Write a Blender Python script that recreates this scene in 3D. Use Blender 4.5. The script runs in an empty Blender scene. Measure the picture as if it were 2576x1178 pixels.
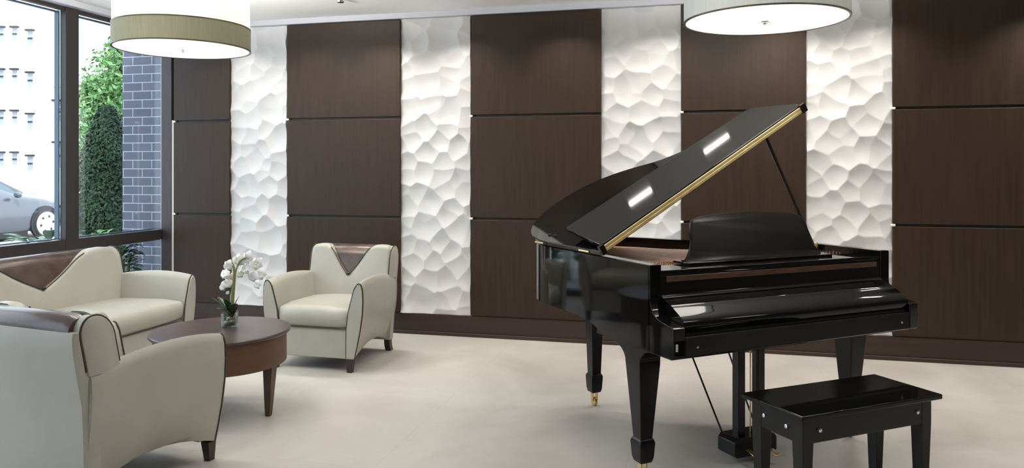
import bpy, bmesh, math, random
import numpy as np
from mathutils import Vector, Matrix
S = bpy.context.scene
COL = S.collection
PI = math.pi
sin, cos = math.sin, math.cos

# ------------------------------------------------------------------ camera, world, exposure
F, CX, HY, YAW, CAMZ = 1893.4, 1288.0, 432.1, 0.244, 1.45
cd = bpy.data.cameras.new('camera'); cam = bpy.data.objects.new('camera', cd); COL.objects.link(cam)
cam.location = (0, 0, CAMZ); cam.rotation_euler = (PI/2, 0, YAW)
cd.sensor_width = 36; cd.sensor_fit = 'HORIZONTAL'; cd.lens = F/2576*36
cd.shift_y = -(589-HY)/2576; cd.clip_end = 300
S.camera = cam
S.view_settings.view_transform = 'Standard'; S.view_settings.look = 'None'
S.view_settings.gamma = 1; S.view_settings.use_curve_mapping = False
S.view_settings.exposure = 0.0
S.cycles.use_denoising = True
S.cycles.max_bounces = 10; S.cycles.transparent_max_bounces = 16
S.cycles.diffuse_bounces = 5; S.cycles.sample_clamp_indirect = 6
S.cycles.caustics_reflective = False; S.cycles.caustics_refractive = False
w = bpy.data.worlds.new('sky'); S.world = w; w.use_nodes = True
bg = w.node_tree.nodes['Background']
bg.inputs[0].default_value = (0.78, 0.89, 1.0, 1); bg.inputs[1].default_value = 3.6
sl = bpy.data.lights.new('sun', 'SUN'); sl.energy = 5.0; sl.angle = 0.03; sl.color = (1, .96, .9)
sun = bpy.data.objects.new('sun', sl); COL.objects.link(sun); sun.rotation_euler = (math.radians(20), math.radians(38), 0)

def down_area(x, y, z, power, size=0.35, col=(1, .93, .84), spread=150):
    l = bpy.data.lights.new('area_light', 'AREA'); l.shape = 'DISK'; l.size = size; l.energy = power; l.color = col
    l.spread = math.radians(spread)
    o = bpy.data.objects.new('area_light', l); COL.objects.link(o); o.location = (x, y, z)
    return o
ZC = 2.87       # ceiling
D = 6.353       # back wall
XL = -5.123     # window wall
XR, YB = 6.2, -4.2
for x, pw in ((-4.15, 5), (-3.45, 6), (-2.75, 9), (-2.0, 7), (-1.1, 8), (-.3, 7), (.65, 12), (1.35, 7), (2.5, 13), (3.6, 10)):  # unseen wall-wash lights, drawn out into slots to give streak reflections
    q = down_area(x, D-.42, ZC-.012, pw*.8, .24, (1, .93, .84), 110); q.data.shape = 'RECTANGLE'; q.data.size_y = .03
for x in (-3.2, -.6, 2.0, 4.4):  # unseen bare area lights added to light the room, slots for streak reflections
    for y, pw in ((3.3, 16), (.6, 4)):
        q = down_area(x, y, ZC-.012, pw, 1.5, (1, .96, .90)); q.data.shape = 'RECTANGLE'; q.data.size_y = .09

# ------------------------------------------------------------------ helpers
def ray(px):                       # world xy direction (unit depth) through a pixel column
    t = (px-CX)/F
    return t*cos(YAW)-sin(YAW), t*sin(YAW)+cos(YAW)
def cw(R, f): return (R*cos(YAW)-f*sin(YAW), R*sin(YAW)+f*cos(YAW))
def at(px, py, z):                 # world point on height z
    t = F*(CAMZ-z)/(py-HY); x, y = cw((px-CX)/F*t, t); return Vector((x, y, z))
def atd(px, py, t):                # world point at depth t
    x, y = cw((px-CX)/F*t, t); return Vector((x, y, CAMZ-(py-HY)*t/F))
def wallx(px, Y=D):
    dx, dy = ray(px); return dx*Y/dy
def wally(px, X=XL):
    dx, dy = ray(px); return dy*X/dx

def sharp(me, ang=35):
    bm = bmesh.new(); bm.from_mesh(me)
    bmesh.ops.recalc_face_normals(bm, faces=bm.faces)
    for f in bm.faces: f.smooth = True
    a = math.radians(ang)
    for e in bm.edges:
        e.smooth = not (len(e.link_faces) == 2 and e.calc_face_angle(0) > a)
    bm.to_mesh(me); bm.free()

def obj(name, verts, faces, mat, parent=None, ang=35, bevel=0, sub=0, loc=None):
    me = bpy.data.meshes.new(name); me.from_pydata([tuple(v) for v in verts], [], faces); me.update()
    if ang: sharp(me, ang)
    if mat is not None: me.materials.append(mat)
    o = bpy.data.objects.new(name, me); COL.objects.link(o)
    if parent is not None: o.parent = parent
    if loc: o.location = loc
    if bevel:
        b = o.modifiers.new('bevel', 'BEVEL'); b.width = bevel; b.segments = 3; b.limit_method = 'ANGLE'; b.angle_limit = math.radians(40)
    if sub:
        m = o.modifiers.new('sub', 'SUBSURF'); m.levels = sub; m.render_levels = sub
    return o

class MB:
    def __init__(s): s.v = []; s.f = []
    def add(s, v, f):
        n = len(s.v); s.v += [Vector(p) for p in v]; s.f += [tuple(i+n for i in q) for q in f]; return s
    def box(s, a, b):
        (x0, y0, z0), (x1, y1, z1) = a, b
        v = [(x, y, z) for z in (z0, z1) for y in (y0, y1) for x in (x0, x1)]
        return s.add(v, [(0, 2, 3, 1), (4, 5, 7, 6), (0, 1, 5, 4), (2, 6, 7, 3), (0, 4, 6, 2), (1, 3, 7, 5)])
    def loft(s, rings, cap=True, closed=False):
        n = len(rings[0]); v = [p for r in rings for p in r]; f = []
        m = len(rings)
        for i in range(m if closed else m-1):
            for j in range(n):
                a = i*n+j; b = i*n+(j+1) % n; c = ((i+1) % m)*n+(j+1) % n; d = ((i+1) % m)*n+j
                f.append((a, b, c, d))
        if cap and not closed:
            f.append(tuple(range(n))[::-1]); f.append(tuple((m-1)*n+j for j in range(n)))
        return s.add(v, f)
    def prism(s, poly, fn, a, b):      # poly of 2d points, fn(p, t) -> 3d
        return s.loft([[fn(p, a) for p in poly], [fn(p, b) for p in poly]])
    def taper(s, c0, c1, w0, w1, d0=None, d1=None):    # square tapered bar between two centres
        d0 = w0 if d0 is None else d0; d1 = w1 if d1 is None else d1
        r = []
        for c, a, b in ((c0, w0, d0), (c1, w1, d1)):
            r.append([(c[0]+sx*a/2, c[1]+sy*b/2, c[2]) for sx, sy in ((-1, -1), (1, -1), (1, 1), (-1, 1))])
        return s.loft(r)
    def tube(s, pts, r, n=8, cap=True, closed=False):
        pts = [Vector(p) for p in pts]; rings = []; m = len(pts); up = None
        for i, p in enumerate(pts):
            if closed: t = pts[(i+1) % m]-pts[i-1]
            else: t = pts[min(i+1, m-1)]-pts[max(i-1, 0)]
            t = t.normalized() if t.length > 1e-9 else Vector((0, 0, 1))
            if up is None: up = t.orthogonal().normalized()
            up = (up-t*up.dot(t)); up = up.normalized() if up.length > 1e-6 else t.orthogonal().normalized()
            q = t.cross(up); rr = r[i] if isinstance(r, (list, tuple)) else r
            rings.append([p+(up*cos(2*PI*k/n)+q*sin(2*PI*k/n))*rr for k in range(n)])
        return s.loft(rings, cap, closed)
    def lathe(s, prof, c=(0, 0, 0), n=48, axis='z'):    # prof [(r, z)], open ends capped when r > 0
        rings = []
        for r, z in prof:
            rg = []
            for k in range(n):
                a = 2*PI*k/n; p = (r*cos(a), r*sin(a), z)
                if axis == 'y': p = (p[0], p[2], p[1])
                if axis == 'x': p = (p[2], p[0], p[1])
                rg.append((p[0]+c[0], p[1]+c[1], p[2]+c[2]))
            rings.append(rg)
        return s.loft(rings, True)
    def ball(s, c, r, n=10):
        if not isinstance(r, (tuple, list)): r = (r, r, r)
        rings = []
        for i in range(1, n):
            a = PI*i/n
            rings.append([(c[0]+r[0]*sin(a)*cos(2*PI*k/(n*2)), c[1]+r[1]*sin(a)*sin(2*PI*k/(n*2)), c[2]+r[2]*cos(a)) for k in range(n*2)])
        return s.loft(rings)
    def build(s, name, mat, parent=None, **k): return obj(name, s.v, s.f, mat, parent, **k)

def bez(p0, p1, p2, p3, n=10, last=True):
    out = []
    for i in range(n+(1 if last else 0)):
        t = i/n; a = (1-t)**3; b = 3*(1-t)**2*t; c = 3*(1-t)*t*t; d = t**3
        out.append(tuple(a*p0[k]+b*p1[k]+c*p2[k]+d*p3[k] for k in range(len(p0))))
    return out
def crom(pts, n=6):
    P = [pts[0]]+list(pts)+[pts[-1]]; out = []
    for i in range(1, len(P)-2):
        for k in range(n):
            t = k/n
            out.append(tuple(0.5*((2*P[i][j])+(-P[i-1][j]+P[i+1][j])*t+(2*P[i-1][j]-5*P[i][j]+4*P[i+1][j]-P[i+2][j])*t*t+(-P[i-1][j]+3*P[i][j]-3*P[i+1][j]+P[i+2][j])*t**3) for j in range(len(pts[0]))))
    out.append(tuple(pts[-1])); return out
def offset_poly(poly, d):          # inward offset of a CCW 2d polygon
    n = len(poly); out = []
    for i in range(n):
        a = Vector(poly[i-1]); b = Vector(poly[i]); c = Vector(poly[(i+1) % n])
        e1 = (b-a); e2 = (c-b)
        e1 = e1.normalized() if e1.length > 1e-9 else e2.normalized(); e2 = e2.normalized() if e2.length > 1e-9 else e1
        n1 = Vector((-e1.y, e1.x)); n2 = Vector((-e2.y, e2.x)); m = n1+n2
        m = m.normalized() if m.length > 1e-6 else n1
        k = d/max(.45, m.dot(n1)); out.append((b.x+m.x*k, b.y+m.y*k))
    return out

def thing(name, label, cat, loc=(0, 0, 0), rz=0, group=None):
    o = bpy.data.objects.new(name, None); COL.objects.link(o); o.empty_display_size = .1
    o.location = loc; o.rotation_euler = (0, 0, rz); o['label'] = label; o['category'] = cat
    if group: o['group'] = group
    return o
def tag(o, label, cat, group=None, kind=None):
    o['label'] = label; o['category'] = cat
    if group: o['group'] = group
    if kind: o['kind'] = kind
    return o
def struct(o, label=None):
    o['kind'] = 'structure'
    if label: o['label'] = label
    return o

# ------------------------------------------------------------------ materials
def principled(name, col, rough=.5, metal=0, spec=.5, coat=0, coat_r=.05):
    m = bpy.data.materials.new(name); m.use_nodes = True
    b = m.node_tree.nodes['Principled BSDF']
    b.inputs['Base Color'].default_value = (*col, 1); b.inputs['Roughness'].default_value = rough
    b.inputs['Metallic'].default_value = metal; b.inputs['Specular IOR Level'].default_value = spec
    b.inputs['Coat Weight'].default_value = coat; b.inputs['Coat Roughness'].default_value = coat_r
    return m, b, m.node_tree.nodes, m.node_tree.links
def noisy(name, c1, c2, scale=(3, 3, 3), rough=.5, nscale=2., detail=4, bump=0., bscale=None, r2=None, **k):
    m, b, N, L = principled(name, c1, rough, **k)
    tc = N.new('ShaderNodeTexCoord'); mp = N.new('ShaderNodeMapping'); mp.inputs['Scale'].default_value = scale
    nz = N.new('ShaderNodeTexNoise'); nz.inputs['Scale'].default_value = nscale; nz.inputs['Detail'].default_value = detail
    cr = N.new('ShaderNodeValToRGB'); cr.color_ramp.elements[0].position = .3; cr.color_ramp.elements[1].position = .7
    cr.color_ramp.elements[0].color = (*c1, 1); cr.color_ramp.elements[1].color = (*c2, 1)
    L.new(tc.outputs['Object'], mp.inputs[0]); L.new(mp.outputs[0], nz.inputs['Vector']); L.new(nz.outputs[0], cr.inputs[0])
    L.new(cr.outputs[0], b.inputs['Base Color'])
    if bump:
        bn = N.new('ShaderNodeBump'); bn.inputs['Strength'].default_value = bump; bn.inputs['Distance'].default_value = .002
        n2 = N.new('ShaderNodeTexNoise'); n2.inputs['Scale'].default_value = bscale or 200; n2.inputs['Detail'].default_value = 2
        L.new(tc.outputs['Object'], n2.inputs['Vector']); L.new(n2.outputs[0], bn.inputs['Height']); L.new(bn.outputs[0], b.inputs['Normal'])
    if r2:
        mr = N.new('ShaderNodeMapRange'); mr.inputs['To Min'].default_value = rough; mr.inputs['To Max'].default_value = r2
        L.new(nz.outputs[0], mr.inputs['Value']); L.new(mr.outputs[0], b.inputs['Roughness'])
    return m
def emis(name, col, st, base=(.8, .8, .8)):
    m, b, N, L = principled(name, base, .6)
    b.inputs['Emission Color'].default_value = (*col, 1); b.inputs['Emission Strength'].default_value = st
    return m
def glassy(name, tint=(1, 1, 1), refl=.08, rough=0):
    m = bpy.data.materials.new(name); m.use_nodes = True; N = m.node_tree.nodes; L = m.node_tree.links
    for n in list(N): N.remove(n)
    o = N.new('ShaderNodeOutputMaterial'); mx = N.new('ShaderNodeMixShader'); t = N.new('ShaderNodeBsdfTransparent'); g = N.new('ShaderNodeBsdfGlossy')
    t.inputs[0].default_value = (*tint, 1); g.inputs['Roughness'].default_value = rough
    lw = N.new('ShaderNodeLayerWeight'); lw.inputs[0].default_value = .35
    mr = N.new('ShaderNodeMapRange'); mr.inputs['To Min'].default_value = refl*.4; mr.inputs['To Max'].default_value = min(1, refl*6)
    L.new(lw.outputs['Facing'], mr.inputs[0]); L.new(mr.outputs[0], mx.inputs[0])
    L.new(t.outputs[0], mx.inputs[1]); L.new(g.outputs[0], mx.inputs[2]); L.new(mx.outputs[0], o.inputs[0])
    return m

M = {}
M['ceiling'] = principled('ceiling_paint', (.95, .95, .95), .7)[0]
M['walldark'] = principled('taupe_wall_paint', (.20, .17, .15), .7)[0]
M['wall'] = principled('wall_paint', (.72, .70, .67), .7)[0]
M['trimgrey'] = principled('grey_trim_paint', (.52, .54, .60), .5)[0]
M['panel'] = noisy('dark_wood_veneer', (.028, .0165, .0105), (.040, .0240, .0155), (14, 14, .6), .36, 3., 6, bump=.03, bscale=120, r2=.50, spec=.28)
M['board_dark'] = principled('reveal_dark', (.012, .008, .006), .5)[0]
M['base'] = noisy('base_wood', (.030, .017, .012), (.042, .024, .017), (.6, 14, 14), .4, 3., 4)
M['relief'] = noisy('white_relief_plaster', (.64, .64, .64), (.68, .68, .68), (2, 2, 2), .55, 3., 3, bump=.05, bscale=60)
M['clip'] = principled('white_metal_clip', (.85, .85, .85), .35)[0]
M['frame'] = noisy('dark_bronze_frame', (.030, .024, .024), (.040, .033, .032), (8, 8, 1), .42, 4., 3)
M['frame_blue'] = principled('outer_frame', (.07, .13, .20), .35)[0]
M['glass'] = glassy('window_glass', (.97, .99, 1), .05)
M['leather'] = noisy('pale_leather', (.375, .365, .315), (.41, .40, .35), (2, 2, 2), .42, 3., 3, bump=.12, bscale=260)
M['leather_dark'] = noisy('dark_leather', (.060, .040, .032), (.095, .066, .052), (3, 3, 3), .24, 4., 4, bump=.1, bscale=180)
M['piping'] = principled('brown_piping', (.035, .024, .018), .45)[0]
M['legwood'] = noisy('espresso_leg', (.018, .011, .008), (.03, .018, .013), (10, 10, 1), .35, 3., 4)
M['tabletop'] = noisy('walnut_top', (.062, .043, .040), (.085, .060, .056), (1, 9, 9), .30, 3., 6, bump=.02)
M['apron'] = noisy('walnut_apron', (.085, .038, .017), (.115, .054, .026), (1.5, 1.5, 10), .4, 2.5, 5)
M['tleg'] = noisy('walnut_leg', (.05, .026, .016), (.075, .04, .024), (12, 12, 1), .4, 3., 5)
M['black'] = principled('black_lacquer', (.0035, .0035, .0035), .045, spec=.27)[0]
M['satin'] = noisy('black_satin', (.005, .0045, .0045), (.008, .007, .007), (5, 5, 5), .25, 3., 3, spec=.3)
M['brass'] = noisy('brass', (.62, .45, .17), (.78, .60, .27), (6, 6, 6), .3, 5., 4, metal=1.)
M['hinge'] = noisy('polished_brass_hinge', (.72, .55, .24), (.86, .70, .36), (6, 6, 6), .38, 5., 4, metal=.6)
M['chrome'] = principled('chrome', (.8, .8, .78), .15, metal=1)[0]
M['plate'] = noisy('bronze_iron_plate', (.62, .34, .24), (.72, .45, .33), (4, 4, 4), .35, 3., 4, metal=0)
M['sound'] = noisy('soundboard_wood', (.50, .25, .16), (.62, .34, .22), (12, 2, 2), .35, 3., 5)
M['string'] = principled('steel_string', (.5, .42, .35), .3, metal=1)[0]
M['block_reflection'] = noisy('brown_block_reflection', (.045, .022, .012), (.11, .055, .03), (3, 3, 30), .18, 3., 5, coat=.5)  # pin block wood, also the painted reflection strip on the rail
M['felt'] = principled('dark_felt', (.006, .005, .005), .9)[0]
M['lampdisc'] = emis('lit_diffuser', (1, .97, .90), 1.15, (.9, .9, .88))
M['shadewhite'] = emis('lit_shade_fabric', (1, .93, .80), .62, (.8, .78, .72))
M['shadegrey'] = emis('shade_fabric', (.9, .92, .9), .12, (.60, .62, .60))
M['band'] = noisy('olive_fabric_band', (.20, .195, .125), (.25, .245, .165), (40, 40, 2), .7, 3., 3)
_b = M['band'].node_tree.nodes['Principled BSDF']; _b.inputs['Emission Color'].default_value = (.62, .60, .33, 1); _b.inputs['Emission Strength'].default_value = .06
M['bandgrey'] = noisy('silver_fabric_band', (.50, .52, .50), (.58, .60, .58), (40, 40, 2), .7, 3., 3)
M['bronze'] = principled('bronze_rim', (.10, .08, .05), .35, metal=.6)[0]
M['gglass'] = glassy('vase_glass', (.88, .93, .91), .16)
M['water'] = glassy('vase_water', (.86, .90, .84), .04)
M['stone'] = noisy('white_pebble', (.62, .60, .55), (.75, .73, .69), (20, 20, 20), .4, 3., 3)
M['stone_dk'] = noisy('mossy_pebble', (.10, .12, .05), (.22, .20, .12), (20, 20, 20), .5, 3., 3)
M['petal'] = principled('orchid_petal', (.86, .86, .83), .5)[0]
M['petal_c'] = principled('orchid_centre', (.80, .72, .35), .5)[0]
M['stem'] = noisy('orchid_stem', (.16, .19, .05), (.26, .27, .10), (20, 20, 4), .5, 3., 3)
M['oleaf'] = noisy('orchid_leaf', (.010, .028, .010), (.030, .065, .022), (12, 12, 12), .25, 3., 3)
# outside
M['pave'] = noisy('pale_pavement', (.62, .62, .60), (.72, .72, .70), (1, 1, 1), .8, 2., 4)
M['asphalt'] = noisy('street_asphalt', (.34, .34, .35), (.42, .42, .43), (1, 1, 1), .8, 2., 4)
M['facade'] = noisy('pale_facade', (.74, .73, .72), (.80, .79, .78), (1, 1, 1), .8, 2., 3)
M['wpane'] = principled('far_window_pane', (.30, .33, .37), .4)[0]
M['lintel'] = principled('dark_lintel', (.03, .03, .03), .8)[0]
M['hedge_d'] = noisy('evergreen_leaf', (.008, .030, .014), (.035, .10, .035), (30, 30, 30), .55, 2., 3)
M['hedge_core'] = principled('evergreen_core', (.006, .016, .008), .9)[0]
M['tree_l'] = noisy('light_leaf', (.07, .20, .05), (.20, .38, .13), (3, 3, 3), .5, 4., 3)
M['bark'] = noisy('bark', (.06, .045, .035), (.11, .085, .06), (5, 5, 1), .9, 4., 4)
M['gplant'] = noisy('ground_leaf', (.015, .09, .035), (.05, .20, .085), (6, 6, 6), .35, 3., 3)
M['carpaint'] = principled('grey_car_paint', (.11, .115, .135), .25, metal=.35, coat=1)[0]
M['carwhite'] = principled('white_car_paint', (.75, .76, .78), .3, coat=1)[0]
M['carglass'] = principled('car_glass', (.10, .14, .16), .08, spec=.8)[0]
M['tyre'] = principled('tyre_rubber', (.02, .02, .022), .7)[0]
M['hub'] = principled('silver_hubcap', (.72, .73, .76), .3, metal=.3)[0]

def brickmat():
    m, b, N, L = principled('blue_grey_brick', (.1, .1, .12), .7)
    tc = N.new('ShaderNodeTexCoord'); sx = N.new('ShaderNodeSeparateXYZ'); cb = N.new('ShaderNodeCombineXYZ')
    ad = N.new('ShaderNodeMath'); ad.operation = 'ADD'
    bt = N.new('ShaderNodeTexBrick'); L.new(tc.outputs['Object'], sx.inputs[0])
    L.new(sx.outputs[0], ad.inputs[0]); L.new(sx.outputs[1], ad.inputs[1])
    L.new(ad.outputs[0], cb.inputs[0]); L.new(sx.outputs[2], cb.inputs[1]); L.new(cb.outputs[0], bt.inputs['Vector'])
    bt.inputs['Scale'].default_value = 1; bt.inputs['Brick Width'].default_value = .225; bt.inputs['Row Height'].default_value = .087
    bt.inputs['Mortar Size'].default_value = .0045; bt.inputs['Mortar Smooth'].default_value = .1
    bt.inputs['Color1'].default_value = (.085, .095, .135, 1); bt.inputs['Color2'].default_value = (.115, .125, .165, 1); bt.inputs['Mortar'].default_value = (.42, .45, .55, 1)
    L.new(bt.outputs[0], b.inputs['Base Color'])
    bn = N.new('ShaderNodeBump'); bn.inputs['Distance'].default_value = .004; bn.invert = True
    L.new(bt.outputs['Fac'], bn.inputs['Height']); L.new(bn.outputs[0], b.inputs['Normal'])
    return m
M['brick'] = brickmat()
def floormat():
    m, b, N, L = principled('pale_stone_floor', (.55, .53, .5), .25)
    tc = N.new('ShaderNodeTexCoord'); mp = N.new('ShaderNodeMapping'); mp.inputs['Rotation'].default_value = (0, 0, .0); mp.inputs['Location'].default_value = (.35, .2, 0)
    bt = N.new('ShaderNodeTexBrick'); bt.offset = 0; bt.inputs['Scale'].default_value = 1; bt.inputs['Brick Width'].default_value = 1.2; bt.inputs['Row Height'].default_value = 1.2
    bt.inputs['Mortar Size'].default_value = .0022; bt.inputs['Mortar Smooth'].default_value = .3
    bt.inputs['Color1'].default_value = (1, 1, 1, 1); bt.inputs['Color2'].default_value = (.97, .965, .96, 1); bt.inputs['Mortar'].default_value = (.86, .84, .82, 1)
    L.new(tc.outputs['Object'], mp.inputs[0]); L.new(mp.outputs[0], bt.inputs['Vector'])
    n1 = N.new('ShaderNodeTexNoise'); n1.inputs['Scale'].default_value = 1.3; n1.inputs['Detail'].default_value = 7; n1.inputs['Roughness'].default_value = .6; n1.inputs['Distortion'].default_value = .6
    L.new(tc.outputs['Object'], n1.inputs['Vector'])
    cr = N.new('ShaderNodeValToRGB'); cr.color_ramp.elements[0].position = .32; cr.color_ramp.elements[1].position = .68
    cr.color_ramp.elements[0].color = (.42, .392, .355, 1); cr.color_ramp.elements[1].color = (.545, .525, .492, 1)
    L.new(n1.outputs[0], cr.inputs[0])
    mx = N.new('ShaderNodeMix'); mx.data_type = 'RGBA'; mx.blend_type = 'MULTIPLY'; mx.inputs[0].default_value = 1
    L.new(cr.outputs[0], mx.inputs[6]); L.new(bt.outputs[0], mx.inputs[7])
    # small scuffs
    n2 = N.new('ShaderNodeTexNoise'); n2.inputs['Scale'].default_value = 9; n2.inputs['Detail'].default_value = 3
    m2 = N.new('ShaderNodeMapping'); m2.inputs['Scale'].default_value = (.5, 2.2, 1); L.new(tc.outputs['Object'], m2.inputs[0]); L.new(m2.outputs[0], n2.inputs['Vector'])
    c2 = N.new('ShaderNodeValToRGB'); c2.color_ramp.elements[0].position = .66; c2.color_ramp.elements[1].position = .8
    c2.color_ramp.elements[0].color = (1, 1, 1, 1); c2.color_ramp.elements[1].color = (.80, .77, .73, 1)
    L.new(n2.outputs[0], c2.inputs[0])
    m3 = N.new('ShaderNodeMix'); m3.data_type = 'RGBA'; m3.blend_type = 'MULTIPLY'; m3.inputs[0].default_value = .8
    L.new(mx.outputs[2], m3.inputs[6]); L.new(c2.outputs[0], m3.inputs[7]); L.new(m3.outputs[2], b.inputs['Base Color'])
    mr = N.new('ShaderNodeMapRange'); mr.inputs['To Min'].default_value = .30; mr.inputs['To Max'].default_value = .5
    L.new(n1.outputs[0], mr.inputs[0]); L.new(mr.outputs[0], b.inputs['Roughness'])
    return m
M['floor'] = floormat()

# ------------------------------------------------------------------ room shell
struct(MB().box((XL-.1, YB, -.1), (XR, D+.1, 0)).build('floor', M['floor'], ang=0))
struct(MB().box((XL-.1, YB, ZC), (XR, D+.1, ZC+.15)).build('ceiling', M['ceiling'], ang=0))
struct(MB().box((XL-.02, D, 0), (XR, D+.12, ZC)).build('wall_back', M['wall'], ang=0))
struct(MB().box((XR, YB, 0), (XR+.12, D+.1, ZC)).build('wall_right', M['walldark'], ang=0))
struct(MB().box((XL-.1, YB-.12, 0), (XR+.12, YB, ZC)).build('wall_front', M['walldark'], ang=0))
ZT = 2.819
struct(MB().box((XL, D-.075, ZT), (XR, D, ZC)).build('trim_1', M['trimgrey'], bevel=.003))
struct(MB().box((XL-.12, YB, ZT), (XL+.10, D-.075, ZC)).build('trim_2', M['trimgrey'], bevel=.003))

# window wall: posts and rails
zr0, zr1 = .79, .885
w165, w198 = wally(166, XL+.03), wally(199, XL+.03)
posts = [(YB, YB+.15), (w165-1.9*3, w165-1.9*3+.15), (w165-1.9*2, w165-1.9*2+.15), (w165-1.9, w165-1.9+.15), (w165, w198), (D-.024, D)]
def window(i, ya, yb, pa, pb):
    mb = MB()
    FX0, FX1 = XL-.03, XL+.03
    yo = D+.085 if yb > D-.1 else yb
    for (a, b) in pb: mb.box((FX0 if b < D-.01 else XL+.002, a, 0), (FX1, b, ZT))
    if yo != yb: mb.box((XL-.06, yo, 0), (XL-.021, yo+.05, ZT))
    mb.box((FX0, ya, zr0), (FX1-.004, yb, zr1)); mb.box((FX0, ya, 0), (FX1-.004, yb, .07)); mb.box((FX0, ya, ZT-.03), (FX1-.01, yb, ZT))
    o = struct(mb.build('window_%d' % i, M['frame'], bevel=.004))
    g = MB(); g.box((XL-.048, ya, .07), (XL-.042, yo, zr0)); g.box((XL-.048, ya, zr1), (XL-.042, yo, ZT-.03)); g.build('window_glass', M['glass'], o, ang=0)
    e = MB()
    for z0, z1 in ((.07, zr0), (zr1, ZT-.03)):
        e.box((XL-.075, ya, z0), (XL-.05, ya+.014, z1)); e.box((XL-.075, yo-.014, z0), (XL-.031, yo, z1)); e.box((XL-.075, ya, z0), (XL-.05, yo, z0+.010)); e.box((XL-.075, ya, z1-.015), (XL-.05, yo, z1))
    e.build('outer_sash', M['frame_blue'], o, bevel=.002)
n = 0
for i in range(len(posts)-1):
    n += 1
    pb = [posts[i+1]]+([posts[0]] if i == 0 else [])
    window(n, posts[i][1], posts[i+1][0], None, pb)
o = struct(MB().box((XL+.03, D-.05, 0), (wallx(431, D-.05), D, ZT)).build('trim_3', M['frame'], bevel=.003))
o = struct(MB().box((wallx(431.5, D-.045), D-.045, .0), (wallx(437, D-.045), D, 1.95)).build('trim_4', principled('cream_edge', (.62, .55, .50), .5)[0], ang=0))

# baseboard: board below the panels and floor strip
struct(MB().box((wallx(431), D-.028, 0), (XR, D, .183)).build('baseboard_back', M['base'], bevel=.003))
struct(MB().box((wallx(431), D-.050, 0), (XR, D-.028, .030)).build('baseboard_strip_back', M['base'], bevel=.004))

# ------------------------------------------------------------------ wall panels
ZJ1, ZJ2, ZW = 1.936, 1.039, .183
PY = D-.050
def wood_column(px0, px1, label, x1=None, clips=True):
    x0 = wallx(px0, PY); x1 = wallx(px1, PY) if x1 is None else x1
    t = thing('wood_wall_panel', label, 'wall panel', ((x0+x1)/2, D, 0), 0, 'dark wood wall panels')
    wd = (x1-x0)/2
    rows = ((ZW+.012 if True else 0, ZJ2-.010), (ZJ2+.010, ZJ1-.010), (ZJ1+.010, ZT-.004))
    for a, b in rows:
        MB().box((-wd, -.050, a), (wd, -.012, b)).build('board', M['panel'], t, bevel=.004)
    MB().box((-wd+.004, -.030, ZW+.002), (wd-.004, -.001, ZT-.006)).build('backing', M['board_dark'], t, ang=0)
    if clips:
        for z in (ZJ1, ZJ2):
            MB().box((-wd-.010, -.056, z-.009), (-wd+.018, -.018, z+.009)).build('joint_clip', M['clip'], t, bevel=.004)
    return t
wood_column(437, 577, 'narrow dark brown three-board wood panel in the corner beside the window')
wood_column(722, 1006, 'dark brown three-board wood panel directly behind the armchair that faces the room')
wood_column(1184, 1511, 'dark brown three-board wood panel between the armchair and the piano tail')
wood_column(1714, 2027, 'dark brown three-board wood panel seen under the raised piano lid')
wood_column(2246, 2900, 'widest dark brown three-board wood panel, behind the piano bench at the far right')

def relief(px0, px1, label, seed, x0=None, x1=None):
    x0 = wallx(px0, D-.02) if x0 is None else x0; x1 = wallx(px1, D-.02) if x1 is None else x1
    wd = x1-x0; z0, z1 = ZW+.001, ZT-.001; h = z1-z0
    rng = np.random.default_rng(seed)
    nx, nz = int(wd/.0065), int(h/.0065)
    X, Z = np.meshgrid(np.linspace(0, wd, nx), np.linspace(0, h, nz))
    cs = []
    sx_, sz_ = .172, .132                          # jittered hex-like cells
    r = 0; z = -sz_
    while z < h+sz_*1.5:
        x = -sx_+(r % 2)*sx_/2
        while x < wd+sx_:
            cs.append((x+rng.uniform(-.07, .07), z+rng.uniform(-.055, .055))); x += sx_
        z += sz_; r += 1
    # edge wobble of the cell borders
    wob = .006*np.sin(X*31+Z*17+seed)+.005*np.sin(X*13-Z*29+2*seed)
    best = np.full(X.shape, 9.)
    for (cx_, cz_) in cs:
        a = rng.uniform(1.5, 2.4); tx, tz = rng.uniform(-.16, .16), rng.uniform(-.30, .0); b = rng.uniform(0, .005)
        dx = X+wob-cx_; dz = Z+wob*.7-cz_
        best = np.minimum(best, a*(dx*dx+dz*dz)+tx*dx+tz*dz+b)
    depth = np.clip(best-best.min(), 0, .05)
    depth = .004+depth*.80
    depth = np.minimum(depth, .044)
    V = np.stack([X-wd/2, -depth, Z+z0], -1).reshape(-1, 3)
    idx = np.arange(nx*nz).reshape(nz, nx)
    Q = np.stack([idx[:-1, :-1], idx[:-1, 1:], idx[1:, 1:], idx[1:, :-1]], -1).reshape(-1, 4)
    vs = V.tolist(); fs = Q.tolist()
    # sides: skirt back to the wall
    loop = list(idx[0, :])+list(idx[1:, -1])+list(idx[-1, -2::-1])+list(idx[-2:0:-1, 0])
    n0 = len(vs); vs += [(vs[i][0], -.0005, vs[i][2]) for i in loop]; m = len(loop)
    for k in range(m): fs.append([loop[k], n0+k, n0+(k+1) % m, loop[(k+1) % m]])
    me = bpy.data.meshes.new('relief_wall_panel'); me.from_pydata(vs, [], fs); me.update()
    sharp(me, 60); me.materials.append(M['relief'])
    o = bpy.data.objects.new('relief_wall_panel', me); COL.objects.link(o); o.location = ((x0+x1)/2, D, 0)
    tag(o, label, 'wall panel', 'white carved relief wall panels')
relief(579, 721, 'white scalloped relief panel behind the orchid, narrowest of the four', 3)
relief(1009, 1183, 'white scalloped relief panel between the armchair and the wood panel beside the piano tail', 5)
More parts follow.
